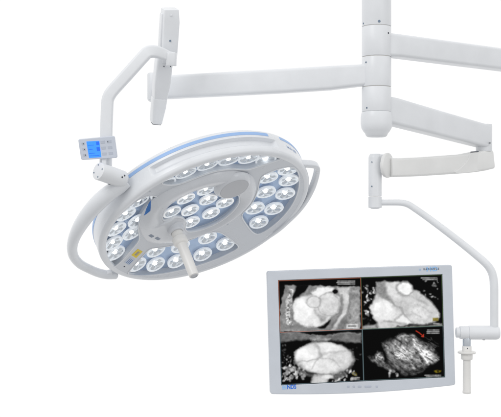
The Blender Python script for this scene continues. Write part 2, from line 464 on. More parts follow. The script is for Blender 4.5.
# --- picture on the screen: numpy drawing in photo pixels
def vnoise(X, Y, s, seed):
    g = np.random.default_rng(seed).random((96, 96))
    u = X/s; v = Y/s; i = np.floor(u).astype(int); j = np.floor(v).astype(int); fu = u-i; fv = v-j
    fu = fu*fu*(3-2*fu); fv = fv*fv*(3-2*fv)
    def G(a, b): return g[a % 96, b % 96]
    return (G(i, j)*(1-fu)+G(i+1, j)*fu)*(1-fv) + (G(i, j+1)*(1-fu)+G(i+1, j+1)*fu)*fv
def fbm(X, Y, s, seed, o=4):
    t = 0; a = .5; w = 0
    for k in range(o): t = t + a*vnoise(X+31*k, Y+17*k, s/2**k, seed+k); w += a; a *= .6
    return t/w
class Pic:
    def __init__(s, X, Y, ox, oy, sc):
        s.u = (X-ox)*sc; s.v = (Y-oy)*sc; s.im = np.zeros(X.shape+(3,)); s.n = 0
        s.wu = s.u + 9*(fbm(X, Y, 5.5, 91, 3)-.5)*2; s.wv = s.v + 9*(fbm(X, Y, 5.5, 55, 3)-.5)*2
    def _seg(s, U, V, a, b):
        dx, dy = b[0]-a[0], b[1]-a[1]; L = dx*dx+dy*dy+1e-9
        t = np.clip(((U-a[0])*dx+(V-a[1])*dy)/L, 0, 1)
        return np.hypot(U-a[0]-t*dx, V-a[1]-t*dy)
    def put(s, m, val, noise, ns):
        s.n += 7
        c = np.array(val if hasattr(val, '__len__') else (val,)*3)
        f = 1 + noise*2*(fbm(s.u, s.v, ns, s.n)-.5)
        s.im = s.im*(1-m[..., None]) + m[..., None]*(c*f[..., None])
    def poly(s, P, val, soft=4, noise=.1, ns=30, warp=True):
        U, V = (s.wu, s.wv) if warp else (s.u, s.v)
        d = np.full(U.shape, 1e9); ins = np.zeros(U.shape, bool)
        for a, b in zip(P, P[1:]+P[:1]):
            d = np.minimum(d, s._seg(U, V, a, b))
            c = ((a[1] > V) != (b[1] > V)) & (U < (b[0]-a[0])*(V-a[1])/((b[1]-a[1]) or 1e-9)+a[0]); ins ^= c
        sd = np.where(ins, d, -d)
        s.put(np.clip(sd/(soft*2.2)+.5, 0, 1), val, noise*1.5, ns)
    def ell(s, c, rx, ry, val, rot=0, soft=5, noise=.08, ns=30, ring=None):
        a = math.radians(rot); U = s.wu-c[0]; V = s.wv-c[1]
        x = U*math.cos(a)+V*math.sin(a); y = -U*math.sin(a)+V*math.cos(a)
        q = np.sqrt((x/rx)**2+(y/ry)**2); sd = (1-q)*min(rx, ry)
        m = np.clip(sd/(soft*1.7)+.5, 0, 1) if ring is None else np.clip(1-np.abs(sd)/(ring*1.4), 0, 1)*.55
        s.put(m, val, noise, ns)
    def line(s, P, w, val, alpha=1., warp=True):
        U, V = (s.wu, s.wv) if warp else (s.u, s.v)
        d = np.full(U.shape, 1e9)
        for a, b in zip(P, P[1:]): d = np.minimum(d, s._seg(U, V, a, b))
        s.put(np.clip(1.3-d/(w*1.25), 0, 1)*alpha*(.62 if warp else 1), val, .05, 20)
    def flecks(s, x0, y0, x1, y1, n, val=.8, r=7, seed=1):
        g = random.Random(seed)
        for i in range(n):
            c = (g.uniform(x0, x1), g.uniform(y0, y1)); rr = g.uniform(.35, 1)*r
            s.ell(c, rr*g.uniform(1, 1.8), rr, val*g.uniform(.4, 1), g.uniform(0, 180), soft=4, noise=.2, ns=8)
    def dashes(s, x0, y0, x1, rows, val=.6, seed=3, step=9, h=3.0):
        val *= 1.35
        g = random.Random(seed)
        for r_ in range(rows):
            x = x0 + g.uniform(0, (x1-x0)*.3); y = y0 + r_*step
            while x < x1:
                l = g.uniform(5, 16); s.line([(x, y), (min(x+l, x1), y)], h, val*g.uniform(.7, 1), warp=False); x += l+g.uniform(3, 6)

def q1(X, Y):
    s = Pic(X, Y, 276, 270, 5.964)
    s.poly([(48, 92), (200, 92), (380, 96), (500, 100), (500, 370), (10, 370), (16, 280), (30, 180)], .46, 4, .18, 26)
    s.poly([(82, 110), (100, 118), (92, 200), (84, 260), (96, 330), (60, 330), (56, 240), (66, 160)], .62, 6, .7, 9)
    s.poly([(30, 92), (50, 92), (24, 240), (14, 340), (0, 340), (0, 80)], .02, 4, 0)
    s.poly([(122, 88), (196, 88), (178, 128), (140, 152), (112, 172), (98, 190), (104, 140)], .02, 5, .3, 20)
    s.poly([(196, 92), (330, 94), (250, 110), (190, 138), (180, 128)], .5, 5, .2, 20)
    s.poly([(98, 215), (112, 182), (150, 160), (210, 148), (262, 140), (340, 140), (378, 160), (386, 200), (368, 250), (334, 272), (312, 300), (262, 336), (200, 340), (145, 326), (110, 292)], .86, 6, .07, 40)
    s.poly([(208, 132), (250, 108), (300, 96), (345, 108), (336, 128), (290, 142), (235, 156)], .93, 6, .04)
    s.poly([(368, 100), (440, 104), (436, 200), (420, 260), (372, 330), (344, 370), (318, 370), (352, 320), (384, 270), (398, 200)], .74, 6, .14, 30)
    s.poly([(446, 104), (500, 104), (500, 370), (392, 370), (424, 310), (440, 230)], .52, 6, .28, 22)
    s.line([(440, 110), (438, 200), (420, 265), (380, 335), (360, 360)], 5, .42, .8)
    s.line([(392, 150), (400, 210), (380, 275), (340, 330), (322, 360)], 6, .36, .8)
    s.ell((160, 245), 52, 66, .95, 10, 14, .04)
    s.ell((312, 205), 64, 66, .80, 0, 6, .08, 26)
    s.ell((312, 205), 66, 68, .55, 0, noise=.1, ring=5)
    s.ell((226, 190), 40, 34, .84, 0, 6, .06)
    s.ell((226, 190), 42, 36, .5, 0, noise=.1, ring=5)
    s.poly([(230, 240), (262, 262), (300, 280), (290, 300), (270, 310), (240, 270)], .62, 8, .15, 18)
    s.poly([(250, 342), (285, 322), (326, 300), (322, 324), (290, 346), (262, 350)], .02, 5, 0)
    s.ell((355, 127), 15, 13, .01, 0, 4, 0)
    s.poly([(420, 322), (488, 322), (488, 348), (420, 348)], .8, 3, .1, 10, False)
    s.dashes(428, 334, 480, 1, .25)
    s.dashes(360, 66, 470, 3, .5, 4)
    return s.im
def q2(X, Y):
    s = Pic(X, Y, 360, 270, 5.567)
    s.flecks(8, 80, 85, 250, 34, .95, 7, 2); s.flecks(330, 60, 450, 160, 14, .7, 5, 3); s.flecks(10, 260, 80, 300, 6, .3, 6, 9)
    s.poly([(0, 312), (90, 298), (200, 318), (460, 300), (460, 335), (0, 335)], .5, 6, .3, 24)
    s.poly([(95, 66), (180, 62), (268, 62), (300, 108), (350, 136), (400, 180), (436, 225), (444, 262), (425, 290), (360, 300), (280, 302), (205, 312), (180, 330), (105, 330), (92, 290), (66, 240), (60, 196), (80, 158), (92, 120)], .76, 6, .1, 36)
    s.poly([(95, 66), (142, 66), (148, 130), (195, 188), (180, 186), (120, 150), (88, 132)], .48, 8, .15, 20)
    s.ell((128, 225), 62, 58, .93, 20, 16, .04); s.ell((232, 278), 42, 24, .92, 10, 10, .04)
    s.poly([(150, 80), (210, 74), (205, 110), (240, 145), (220, 170), (160, 130)], .84, 8, .06)
    s.ell((340, 220), 80, 40, .82, 35, 20, .12, 14)
    s.line([(122, 140), (180, 185), (228, 215), (236, 240), (196, 275)], 7, .48, .8)
    s.line([(236, 240), (270, 275), (300, 296)], 5, .5, .8)
    s.line([(268, 140), (320, 160), (380, 195)], 6, .55, .6); s.line([(290, 230), (340, 262)], 5, .5, .5); s.line([(320, 190), (400, 240)], 4, .55, .5)
    s.line([(135, 285), (200, 290), (250, 300)], 7, .35, .7)
    s.ell((250, 102), 42, 34, .96, 10, 5, .03); s.ell((250, 102), 44, 36, .4, 10, ring=6)
    s.poly([(405, 266), (436, 266), (436, 284), (405, 284)], (.45, .40, .16), 3, .3, 8, False)
    s.dashes(320, 44, 430, 2, .5, 5); s.line([(430, 44), (430, 66)], 2, .45, warp=False); s.dashes(400, 298, 440, 1, .5, 6)
    return s.im
def q3(X, Y):
    s = Pic(X, Y, 276, 326, 5.826)
    s.poly([(14, 42), (120, 36), (250, 58), (390, 36), (500, 40), (500, 100), (400, 90), (250, 78), (110, 84), (14, 94)], .36, 7, .18, 22)
    s.poly([(200, 72), (255, 62), (320, 72), (300, 88), (210, 88)], .6, 8, .2, 14)
    s.line([(20, 46), (120, 40), (250, 60), (390, 40), (495, 44)], 4, .5)
    s.flecks(30, 100, 110, 235, 16, .35, 5, 11); s.flecks(50, 225, 170, 312, 60, 1.0, 8, 12); s.flecks(20, 180, 120, 320, 40, .7, 5, 22); s.flecks(330, 258, 470, 320, 40, 1.0, 8, 13); s.flecks(440, 110, 490, 240, 7, .3, 5, 14)
    s.poly([(110, 235), (180, 270), (240, 285), (330, 285), (420, 262), (450, 225), (460, 190), (440, 250), (360, 310), (230, 300), (140, 275)], .32, 8, .3, 20)
    s.ell((281, 186), 172, 94, .60, 3, 8, .12, 24); s.ell((275, 184), 160, 88, .84, 3, 10, .07, 34)
    s.ell((176, 162), 58, 44, .93, -12, 14, .03); s.ell((320, 130), 60, 26, .93, 8, 10, .03); s.ell((270, 232), 90, 36, .86, 0, 18, .05); s.ell((375, 190), 62, 36, .82, 10, 20, .08)
    s.line([(228, 104), (252, 140), (262, 168), (242, 190)], 8, .52, .85); s.line([(110, 216), (170, 204), (240, 192), (210, 250)], 5, .52, .7)
    s.line([(262, 168), (300, 158), (400, 148)], 6, .6, .7); s.line([(250, 180), (330, 196), (372, 236)], 4, .58, .6)
    s.ell((255, 315), 50, 38, .62, 0, 6, .18, 18); s.ell((255, 318), 38, 28, .78, 0, 6, .08); s.ell((300, 296), 32, 16, .85, 0, 6, .1)
    s.ell((460, 278), 12, 8, (.55, .48, .1), 0, noise=.2, ring=3); s.dashes(436, 300, 486, 2, .5, 8)
    return s.im
def q4(X, Y):
    s = Pic(X, Y, 360, 326, 5.567)
    rd = 1 - np.abs(2*fbm((s.u+.7*s.v)*.55, (s.v-.7*s.u)*1.8, 26, 77, 3)-1)*2.0
    s.poly([(44, 170), (78, 166), (92, 140), (122, 146), (134, 170), (132, 196), (190, 246), (172, 252), (100, 218), (62, 196)], .34, 6, .7, 16)
    s.ell((108, 172), 22, 20, .62, 40, 6, .8, 9)
    s.poly([(120, 98), (150, 88), (168, 100), (186, 92), (194, 60), (216, 46), (250, 38), (300, 52), (352, 92), (420, 132), (438, 172), (418, 206), (370, 222), (350, 250), (290, 268), (240, 268), (196, 232), (166, 200), (146, 150)], .40, 9, .75, 15)
    s.ell((212, 192), 52, 44, .42, 0, 22, .3, 16)
    s.ell((240, 140), 72, 30, .62, 38, 24, .85, 9)
    for i in range(22):
        a = random.uniform(0, 6.28); c = (232+random.uniform(-14, 14), 150+random.uniform(-10, 10)); l = random.uniform(25, 62)
        s.line([c, (c[0]+l*.6*math.cos(a), c[1]+l*.5*math.sin(a)), (c[0]+l*math.cos(a+.3), c[1]+l*.7*math.sin(a+.3))], 2.4, .95, 1.2)
    s.poly([(282, 74), (310, 70), (352, 112), (398, 152), (434, 184), (412, 202), (372, 212), (352, 184), (318, 138)], .80, 8, .55, 12)
    for i in range(16):
        a = (random.uniform(190, 330), random.uniform(60, 190)); s.line([a, (a[0]+random.uniform(15, 60), a[1]+random.uniform(10, 45))], 2.5, random.uniform(.1, .9), .7)
    for i in range(10):
        a = (random.uniform(330, 400), random.uniform(60, 120)); s.line([a, (a[0]+random.uniform(20, 50), a[1]+random.uniform(15, 40))], 2, .5, .6)
    s.line([(205, 72), (250, 46), (300, 60)], 4, .75, .8)
    s.poly([(230, 236), (300, 246), (372, 222), (340, 262), (250, 276)], .2, 8, .6, 12)
    s.im *= np.clip(.55+.6*rd, .25, 1.25)[..., None]
    s.flecks(160, 250, 210, 280, 9, .9, 7, 21)
    s.line([(312, 27), (330, 38), (348, 53)], 2.8, (.78, .20, .13), warp=False); s.line([(353, 60), (354, 46)], 2.4, (.78, .20, .13), warp=False); s.line([(353, 60), (342, 58)], 2.4, (.78, .20, .13), warp=False)
    s.ell((432, 253), 17, 8, (.50, .43, .08), 0, 3, .2, 8); s.ell((432, 252), 8, 6, (.1, .09, .02), 0, 3, 0)
    s.dashes(350, 22, 440, 3, .5, 15); s.dashes(350, 274, 450, 2, .5, 16)
    return s.im
def scan(name, fn, xa, xb, ya, yb, bcol, label, soft_n=1, nx=210, ny=134):
    xs = np.linspace(xa, xb, nx); ys = np.linspace(yb, ya, ny)
    LX, LY = np.meshgrid(xs, ys)
    m = np.array(MW)
    P = np.stack([LX, LY, np.full_like(LX, .0012)], -1) @ m[:3, :3].T + m[:3, 3]
    s = (P[..., 1]+D)*K
    PX, PY = P[..., 0]/s+250.5, 208.5-P[..., 2]/s
    im = fn(PX, PY)
    im = im*(1+.42*(fbm(PX, PY, 2.6, 301, 4)-.5)*np.clip(1.35-im[..., 0], .25, 1)+.20*(fbm(PX, PY*1.3, 12, 401, 3)-.5))[..., None]
    def blur(a, n):
        for _ in range(n):
            p = np.pad(a, ((1, 1), (0, 0), (0, 0)), 'edge'); a = (p[:-2]+2*p[1:-1]+p[2:])/4
            p = np.pad(a, ((0, 0), (1, 1), (0, 0)), 'edge'); a = (p[:, :-2]+2*p[:, 1:-1]+p[:, 2:])/4
        return a
    im = blur(im, soft_n)
    im = im + (.025*(vnoise(PX, PY, .55, 77)-.5)+.02*(vnoise(PX, PY, 1.1, 78)-.5))[..., None]*(im > .05)
    im = np.clip(im, 0, 1); im = im**.86*1.02; im = np.clip(im, 0, 1)
    im = im**2.2                                                    # drawn in display values
    bd = np.minimum(np.minimum(LX-xa, xb-LX), np.minimum(LY-ya, yb-LY))/MM
    k = np.clip(1.3-bd/.42, 0, 1)[..., None]
    im = im*(1-k) + np.array(bcol)*k
    verts = np.stack([LX, LY, np.full_like(LX, .0012)], -1).reshape(-1, 3)
    i = np.arange(nx*ny).reshape(ny, nx)
    F = np.stack([i[1:, :-1], i[1:, 1:], i[:-1, 1:], i[:-1, :-1]], -1).reshape(-1, 4)
    me = bpy.data.meshes.new(name); me.from_pydata(verts.tolist(), [], F.tolist())
    at_ = me.attributes.new("picture", 'FLOAT_COLOR', 'POINT')
    at_.data.foreach_set("color", np.concatenate([im, np.ones(im.shape[:2]+(1,))], -1).astype(np.float32).ravel())
    o = link_mesh(name, me, M['scan'], scrn, MW, 0); o["label"] = label
    return o
xm, ym = (x0+x1)/2, (y0+y1)/2
scan("scan_image", q1, x0, xm, ym, y1, (.50, .16, .09), "upper left heart scan in a thin orange frame")
scan("scan_image", q2, xm, x1, ym, y1, (.07, .12, .05), "upper right heart scan in a thin green frame")
scan("scan_image", q3, x0, xm, y0, ym, (.13, .19, .22), "lower left heart scan, a wide pale oval")
scan("scan_image", q4, xm, x1, y0, ym, (.13, .19, .20), "lower right scan of a grey heart with a red arrow")
# writing on the bezel
def on_mon(x, y, lz=.0063):
    q = on_plane(MW @ Matrix.Translation((0, 0, lz)), x, y)
    return MW @ Matrix.Translation((q[0], q[1], lz))
text_mesh("maker_lettering", "NDS", 5.8*MM, M['nds'], mon, on_mon(291.6, 387.0), bold=.0005, sx=.80, spacing=1.0)
bm = bmesh.new()
for i in range(3):
    box(bm, 4.4*MM, .9*MM, .0004, on_mon(284.3, 385.9+1.45*i), 0)
finish("maker_stripes", bm, M['hd'], mon, ang=0)
text_mesh("model_lettering", "RADIANCE", 2.8*MM, M['txt'], mon, on_mon(431.3, 269.0, .0068), bold=.00012, sx=.84, spacing=1.55)
text_mesh("format_lettering", "HD", 6.2*MM, M['hd'], mon, on_mon(432.0, 269.2, .0063), ext=.0002, bold=.0006, sx=1.25, spacing=1.15)
bm = bmesh.new(); lathe(bm, [(.0030, 0), (.0030, .0004), (.0022, .0004), (.0022, 0)], on_mon(420.0, 269.6), 20, False); finish("ring_mark", bm, M['hd'], mon)
# control keys below the screen
for x, w in ((348.3, 2.2), (353.8, 2.2), (359.6, 3.4), (368, 6.6), (376.8, 2.0)):
    bm = bmesh.new(); box(bm, w*MM, 1.9*MM, .0012, on_mon(x, 386.5-.004*(x-348)), .0003)
    finish("menu_key", bm, M['key'], mon)

# ------------------------------------------------------------------ slanted arm above the lamp
sp = empty("spring_arm", at(157, 100, -.06), "short white slanted upright arm in front of the long left arm's end", "arm")
Yb, Yt = -.085, -.19
def sarm(y): return Yb + (Yt-Yb)*(122-y)/114
def sp_piece(name, rows, mat='white', depth=.052, rad=.007, bev=.003):
    path = []
    for y, xl, xr in rows:
        Y = sarm(y); A, B = at(xl, y, Y), at(xr, y, Y)
        path.append(((A+B)/2, ((B-A).length*1.17-depth*.30)/.954, 1))
    ww = sum(p[1] for p in path)/len(path)
    sec = [(a/ww, b) for a, b in rrect(ww, depth, rad)]
    bm = bmesh.new(); sweep(bm, path, sec, (.954, .30, 0), bev)
    return finish(name, bm, M[mat], sp)
sp_piece("upper_cover", [(62, 159.6, 176.0), (40, 160.2, 177.6), (21, 161.0, 178.9), (8.6, 161.6, 178.2)], rad=.004)
sp_piece("side_cover", [(52, 158.3, 170), (30, 159.2, 170), (13.2, 160.2, 170)], depth=.030, rad=.003)
sp_piece("beam", [(99, 152.2, 166.6), (84, 152.8, 169.8), (66, 154.6, 171.8), (56, 155.6, 173)], depth=.046, rad=.006)
sp_piece("lower_cover", [(122.6, 149.6, 162.2), (119, 149.7, 162.9), (106, 150.6, 166.0), (97.6, 151.2, 167.2)], depth=.054, rad=.010)
e_ = (at(149.6, 122.6, sarm(122.6))+at(162.2, 122.6, sarm(122.6)))/2; d_ = (e_-(at(150.6, 106, sarm(106))+at(166, 106, sarm(106)))/2).normalized()
bm = bmesh.new(); box(bm, .026, .030, .005, frame_mat(e_+d_*.0012, d_, Vector((.954, .30, 0))), .001); finish("cable_slot", bm, M['dark'], sp)
screw(sp, at(170.2, 40.9, sarm(41)-.0262), (0, -1, 0), .0032, 'screw')
screw(sp, at(170.8, 15.2, sarm(15)-.0262), (0, -1, 0), .0030, 'white')
screw(sp, at(164.0, 66.5, sarm(66)-.0235), (0, -1, 0), .0018, 'dark')
bm = bmesh.new(); 
tube_cyl(bm, at(157, 92, -.03), at(157, 92, -.075), .019); finish("pivot_pin", bm, M['white'], sp)

# ------------------------------------------------------------------ bent square tube above the lamp
YH = -.235
lh = empty("lamp_hanger", at(98, 171, YH), "angular white bent tube with a small blue-lit control panel, left of the slanted arm", "hanger")
tp = [(174.5, 57.2, -.20, 4.6), (169, 56.2, -.205, 4.8), (163, 54.0, -.21, 5.6), (157.5, 52.3, -.217, 6.0), (152, 51.6, -.225, 6.1), (147.6, 52.6, -.23, 6.1), (143.5, 56.4, -.233, 6.1), (134, 67.0, YH, 6.1), (122, 80.4, YH, 6.1), (114, 89.2, YH, 6.1), (110.2, 94.2, YH, 6.1), (108.0, 99.2, YH, 6.0), (107.3, 105, YH, 6.0), (106.7, 120, YH, 6.0), (106.2, 140, YH, 6.0), (105.8, 166, YH, 6.0)]
pth = [(at(q[0], q[1], q[2]), q[3]*MM*.93, q[3]*MM*.93) for q in smooth_path(tp, 5)]
sec = [(a, b) for a, b in rrect(1.55, 2, .42)]
bm = bmesh.new(); sweep(bm, pth, sec, (0, 1, 0), .002); finish("bent_tube", bm, M['white'], lh)
bm = bmesh.new()
j0, j1 = at(171.4, 66.0, -.203), at(171.6, 52.9, -.207)
sweep(bm, [(j0, 1, 1), (j1, 1, 1)], rrect(.029, .034, .009), (1, 0, 0), .002)
finish("joint_collar", bm, M['white'], lh)
screw(lh, at(170.5, 66.6, -.222), (0, -.4, -1), .0018, 'dark')
# pivot housing
h0 = at(98.2, 171.0, -.285); h1 = at(121.8, 179.2, -.225)
ax = (h1-h0).normalized(); L = (h1-h0).length
bm = bmesh.new()
RR = 8.9*MM*.92
lathe(bm, [(.002, -.0004), (RR-.002, -.0004), (RR-.0006, .0004), (RR, .002), (RR, L*.30), (RR+.0002, L*.7), (RR-.0002, L), (RR-.0018, L+.004), (RR-.006, L+.0085), (RR-.012, L+.0105), (.002, L+.011)], frame_mat(h0, ax), 72)
ph = finish("pivot_housing", bm, M['white'], lh)
fm = frame_mat(h0, ax)
for a in (80, 170, 262, 350):
    q = fm @ Vector((RR*.72*math.cos(math.radians(a+8)), RR*.72*math.sin(math.radians(a+8)), -.0004))
    screw(ph, q, -ax, .0022, 'screw')
def cylpt(x, y):
    o = Vector((0, -D, 0)); r = (at(x, y, 0)-o).normalized(); w = o-h0
    A = r - ax*r.dot(ax); B = w - ax*w.dot(ax)
    a, b, c = A.dot(A), 2*A.dot(B), B.dot(B)-RR*RR
    disc = b*b-4*a*c
    if disc < 0: disc = 0
    t = (-b-math.sqrt(disc))/(2*a); p = o+r*t; n = (p-h0); n = (n-ax*n.dot(ax)).normalized()
    return p, n
for x, y, rr in ((122.2, 177.2, .0028), (124.6, 175.6, .0028), (109.2, 184.3, .004)):
    p, n = cylpt(x, y); screw(ph, p, n, rr, 'dark')
# control panel
PW = frame_mat(at(97.5, 148.3, -.27), Vector((-.10, -1, -.10)), Vector((1, 0, .055)))
PW = PW @ Matrix.Rotation(0, 4, 'Z')
cp = [on_plane(PW, *q)[:2] for q in ((78.2, 139.2), (114.2, 135.8), (117.2, 157.9), (81.3, 160.0))]
def round_quad(lp, r):
    return round_corners([tuple(p) for p in lp], {0, 1, 2, 3}, r)
pan = plate("control_panel", [round_quad(cp[::-1], .006)], -.010, .003, .0022, M['keypad'], lh, PW)
def pquad(name, q, z0, z1, mat, r=.0008, parent=pan):
    lp = [on_plane(PW @ Matrix.Translation((0, 0, z1)), *p)[:2] for p in q]
    return plate(name, [round_quad(lp[::-1], r)], z0, z1, min(.0003, (z1-z0)/3), M[mat], parent, PW)
pquad("lcd_screen", [(86.3, 141.5), (99.3, 140.8), (101.3, 157.2), (89.0, 158.0)], .002, .0036, 'blue_lcd')
pquad("lcd_block", [(96.0, 141.8), (98.8, 141.6), (99.2, 144.8), (96.4, 145.0)], .003, .0040, 'lcd_dark')
pquad("lcd_block", [(96.4, 147.2), (99.5, 147.0), (100.0, 151.0), (97.0, 151.2)], .003, .0040, 'lcd_dark')
for k_, (xa, xb, y_) in enumerate(((88.0, 93.6, 145.2), (88.4, 92.6, 149.4), (88.9, 95.0, 153.2), (89.4, 99.4, 155.6))):
    pquad("lcd_line", [(xa, y_), (xb, y_-.4), (xb+.1, y_+.1), (xa+.1, y_+.5)], .003, .0039, 'lcd_dark', .0001)
def lerp2(u, v):
    a = np.array((78.2, 139.2)); b = np.array((114.2, 135.8)); c = np.array((117.2, 157.9)); d = np.array((81.3, 160.0))
    return tuple((1-v)*((1-u)*a+u*b) + v*((1-u)*d+u*c))
for r_ in range(3):
    v = .24+.27*r_
    for u, w in ((.115, .085), (.66, .12), (.84, .12)):
        pquad("key", [lerp2(u-w/2, v-.065), lerp2(u+w/2, v-.065), lerp2(u+w/2, v+.065), lerp2(u-w/2, v+.065)], .002, .0035, 'key', .0006)
    if r_ != 1 or True:
        u = .13 if r_ else .12
        pquad("key_symbol", [lerp2(u-.012, v-.03), lerp2(u+.016, v-.03), lerp2(u+.016, v+.03), lerp2(u-.012, v+.03)], .003, .0038, 'dark', .0002)
pquad("key_symbol", [lerp2(.80-.012, .21), lerp2(.80+.014, .21), lerp2(.80+.014, .27), lerp2(.80-.012, .27)], .003, .0038, 'dark', .0002)
bm = bmesh.new(); box(bm, .022, .03, .03, Matrix.Translation(at(104, 150, -.25)), .003); box(bm, .012, .02, .03, Matrix.Translation(at(104.5, 161, -.255)), .002)
finish("panel_bracket", bm, M['white'], lh)

# ------------------------------------------------------------------ surgical lamp
def lamp_frame():
    a, t = math.radians(24.03), math.radians(62.38)
    c = at(206.857, 220.457, .05)
    e1 = Vector((math.cos(a), 0, math.sin(a)))
    n = Vector((math.sin(t)*math.sin(a), -math.cos(t), -math.sin(t)*math.cos(a)))
    z = -n; y = z.cross(e1)
    m = Matrix((e1, y, z)).transposed().to_4x4(); m.translation = c
    return m
LM = lamp_frame(); R = .3497
lamp = bpy.data.objects.new("surgical_lamp", None); COL.objects.link(lamp); lamp.matrix_basis = LM
tag(lamp, "large round tilted operating lamp with a blue edge stripe and clusters of round LED lenses", "operating lamp")
def L2(x, y, z=0.0):
    q = on_plane(LM @ Matrix.Translation((0, 0, z)), x, y); return (q[0], q[1])
# outline of the lower rim as seen, as a smooth radius over the angle
edge = [(210, 160), (246, 151), (273, 150), (295, 158), (306, 178), (303, 206), (270, 238), (242, 258), (198, 273.5), (150, 279), (129, 278), (107, 271), (98, 250), (116, 215), (155, 182)]
A_, b_ = [], []
for q in edge:
    u, v = L2(*q); th = math.atan2(v, u)
    A_.append([1]+[f(k*th) for k in (1, 2) for f in (math.cos, math.sin)]); b_.append(math.hypot(u, v))
A_ = np.array(A_); b_ = np.array(b_)
co = np.linalg.lstsq(np.vstack([A_, np.eye(5)*.4]), np.concatenate([b_, [.4*R, 0, 0, 0, 0]]), rcond=None)[0]
def RT(th): return co[0]+sum(co[1+2*(k-1)]*math.cos(k*th)+co[2+2*(k-1)]*math.sin(k*th) for k in (1, 2))
print("rim radius", [round(RT(t), 3) for t in np.linspace(0, 6.28, 9)], "res mm", np.round(1000*(A_@co-b_), 1))
def wall_theta(px, z, rad=.002):
    best = None
    for i in range(-1800, 1):
        th = math.radians(i/10)
        p = LM @ Vector(((RT(th)+rad)*math.cos(th), (RT(th)+rad)*math.sin(th), z)); q = proj(p)
        if best is None or abs(q[0]-px) < best[0]: best = (abs(q[0]-px), th)
    return best[1]
tg0, tg1 = wall_theta(151.5, .034), wall_theta(277, .042)
def sst(a, b, x):
    t = min(1, max(0, (x-a)/(b-a))); return t*t*(3-2*t)
def groove(th, z):
    f = sst(tg0-.012, tg0+.03, th)*(1-sst(tg1-.035, tg1+.004, th))
    g = sst(.0165, .026, z)*(1-sst(.038, .0405, z))
    return .013*f*g
SH = .072
prof = [(-.024, .006), (-.022, .0012), (-.0195, -.0012), (-.016, -.0020), (-.011, -.0024), (-.0065, -.0016), (-.003, .0008), (-.0008, .004), (.0, .008)]
prof += [(.0006, .008+.0013*i) for i in range(1, 28)]
prof += [(.0008, .0445), (.0008, .046)]
prof += [(.0002, .0555), (-.001, .0585), (-.004, .062), (-.010, .066), (-.020, .0695), (-.045, .073), (-.12, .079), (-.22, .083)]
ZS = 1.36
prof = [(a, z if z <= .008 else .008+(z-.008)*ZS) for a, z in prof]
TH = [-PI + 2*PI*i/720 for i in range(720)]
bm = bmesh.new(); rings = []
for dr, z in prof:
    ring = []
    for th in TH:
        rr = RT(th)+dr
        if .012 < z < .07: rr -= groove(th, (z-.008)/ZS+.008)
        ring.append(bm.verts.new((rr*math.cos(th), rr*math.sin(th), z)))
    rings.append(ring)
for a, b in zip(rings, rings[1:]):
    for i in range(720):
        j = (i+1) % 720; bm.faces.new((a[i], a[j], b[j], b[i]))
bm.faces.new(rings[-1])
finish("housing", bm, M['shell'], lamp, LM, 30)
# blue stripe: a band round the wall, interrupted at the two places the photo shows
def band(thA, thB, z0, z1, dr, name, mat):
    bm = bmesh.new(); n = max(8, int(abs(thB-thA)/.02)); rr = []
    for i in range(n+1):
        th = thA+(thB-thA)*i/n
        rr.append([bm.verts.new(((RT(th)+d)*math.cos(th), (RT(th)+d)*math.sin(th), z)) for d, z in ((-.004, z0), (dr, z0), (dr, (z0+z1)/2), (dr-.0006, z1), (-.004, z1))])
    for a, b in zip(rr, rr[1:]):
        for k in range(5): bm.faces.new((a[k], a[(k+1) % 5], b[(k+1) % 5], b[k]))
    bm.faces.new(rr[0][::-1]); bm.faces.new(rr[-1])
    return finish(name, bm, M[mat], lamp, LM, 40)
tb0, tb1, tb2 = wall_theta(128.5, .066), wall_theta(268, .066), wall_theta(280, .066)
tb3 = wall_theta(118, .066)
band(tb0, tb1, .0605, .0715, .0016, "accent_stripe", 'blue')
band(tb2, 2*PI-3.6+.2, .0605, .0715, .0016, "accent_stripe", 'blue')
band(-3.6, tb3, .0605, .0715, .0016, "accent_stripe", 'blue')

# underside panel with five openings
win_px = dict(
 right=[(241.5, 217), (247, 225.5), (252.5, 232.3), (258, 234.6), (266, 230.6), (275, 224), (283, 216.5), (290, 208), (295.5, 198.5), (299, 188), (299.5, 177), (297.5, 170.5), (293.5, 166.8), (284, 167.3), (273, 170.6), (262, 175.5), (259.5, 181), (258, 190), (254.5, 199), (249, 207), (242.5, 213)],
 bottom=[(126.5, 274.3), (133, 266.5), (141.5, 257), (149.5, 248.4), (158, 247.6), (172, 245.6), (190, 240), (203, 234.2), (213, 231.6), (220.5, 232.2), (229, 238), (237.5, 244.6), (238.5, 247.6), (233, 251.2), (218, 258.5), (196, 266.3), (170, 272.5), (150, 275.3), (137, 275.5)],
 left=[(158.8, 197), (150, 195.2), (141, 198.2), (131, 204.5), (121, 213.5), (111.5, 226), (105, 239), (103.2, 250), (105.2, 259.5), (109.5, 266), (114.5, 266.8), (121, 261.5), (130, 251.3), (139, 240.8), (139.6, 236), (138, 229), (140, 220.5), (146, 210), (152.5, 203)],
 top=[(161, 183.8), (166, 179.2), (175, 174.6), (189, 168.4), (205, 162.4), (220, 158.2), (235, 155.2), (250, 153.4), (264, 152.8), (276, 154.6), (281.8, 158.5), (275, 161.2), (262, 165.2), (248, 169.9), (240, 169.6), (232, 168.6), (215, 171), (204, 174.6), (193, 179), (180, 184.2), (170, 185.2)])
ZP = .020
wins = {k: chaikin([L2(*q, z=.0) for q in v], 2, .22) for k, v in win_px.items()}
cen_px = [(161.8, 219.5), (163.5, 211), (169, 204.6), (178.5, 198), (188, 193), (198, 189), (208, 186.5), (216, 186.0), (226, 187), (236, 191), (240, 197), (239.5, 203), (235, 209.5), (227, 217), (216, 224.3), (203, 229.6), (192, 232.2), (186.5, 231.8), (184.4, 228.4), (186.2, 222.8), (183, 218.2), (175, 217.4), (170, 220.3), (165, 221.4)]
ZH = -.008
cen = chaikin([L2(*q, z=ZH+.001) for q in cen_px], 2, .22)
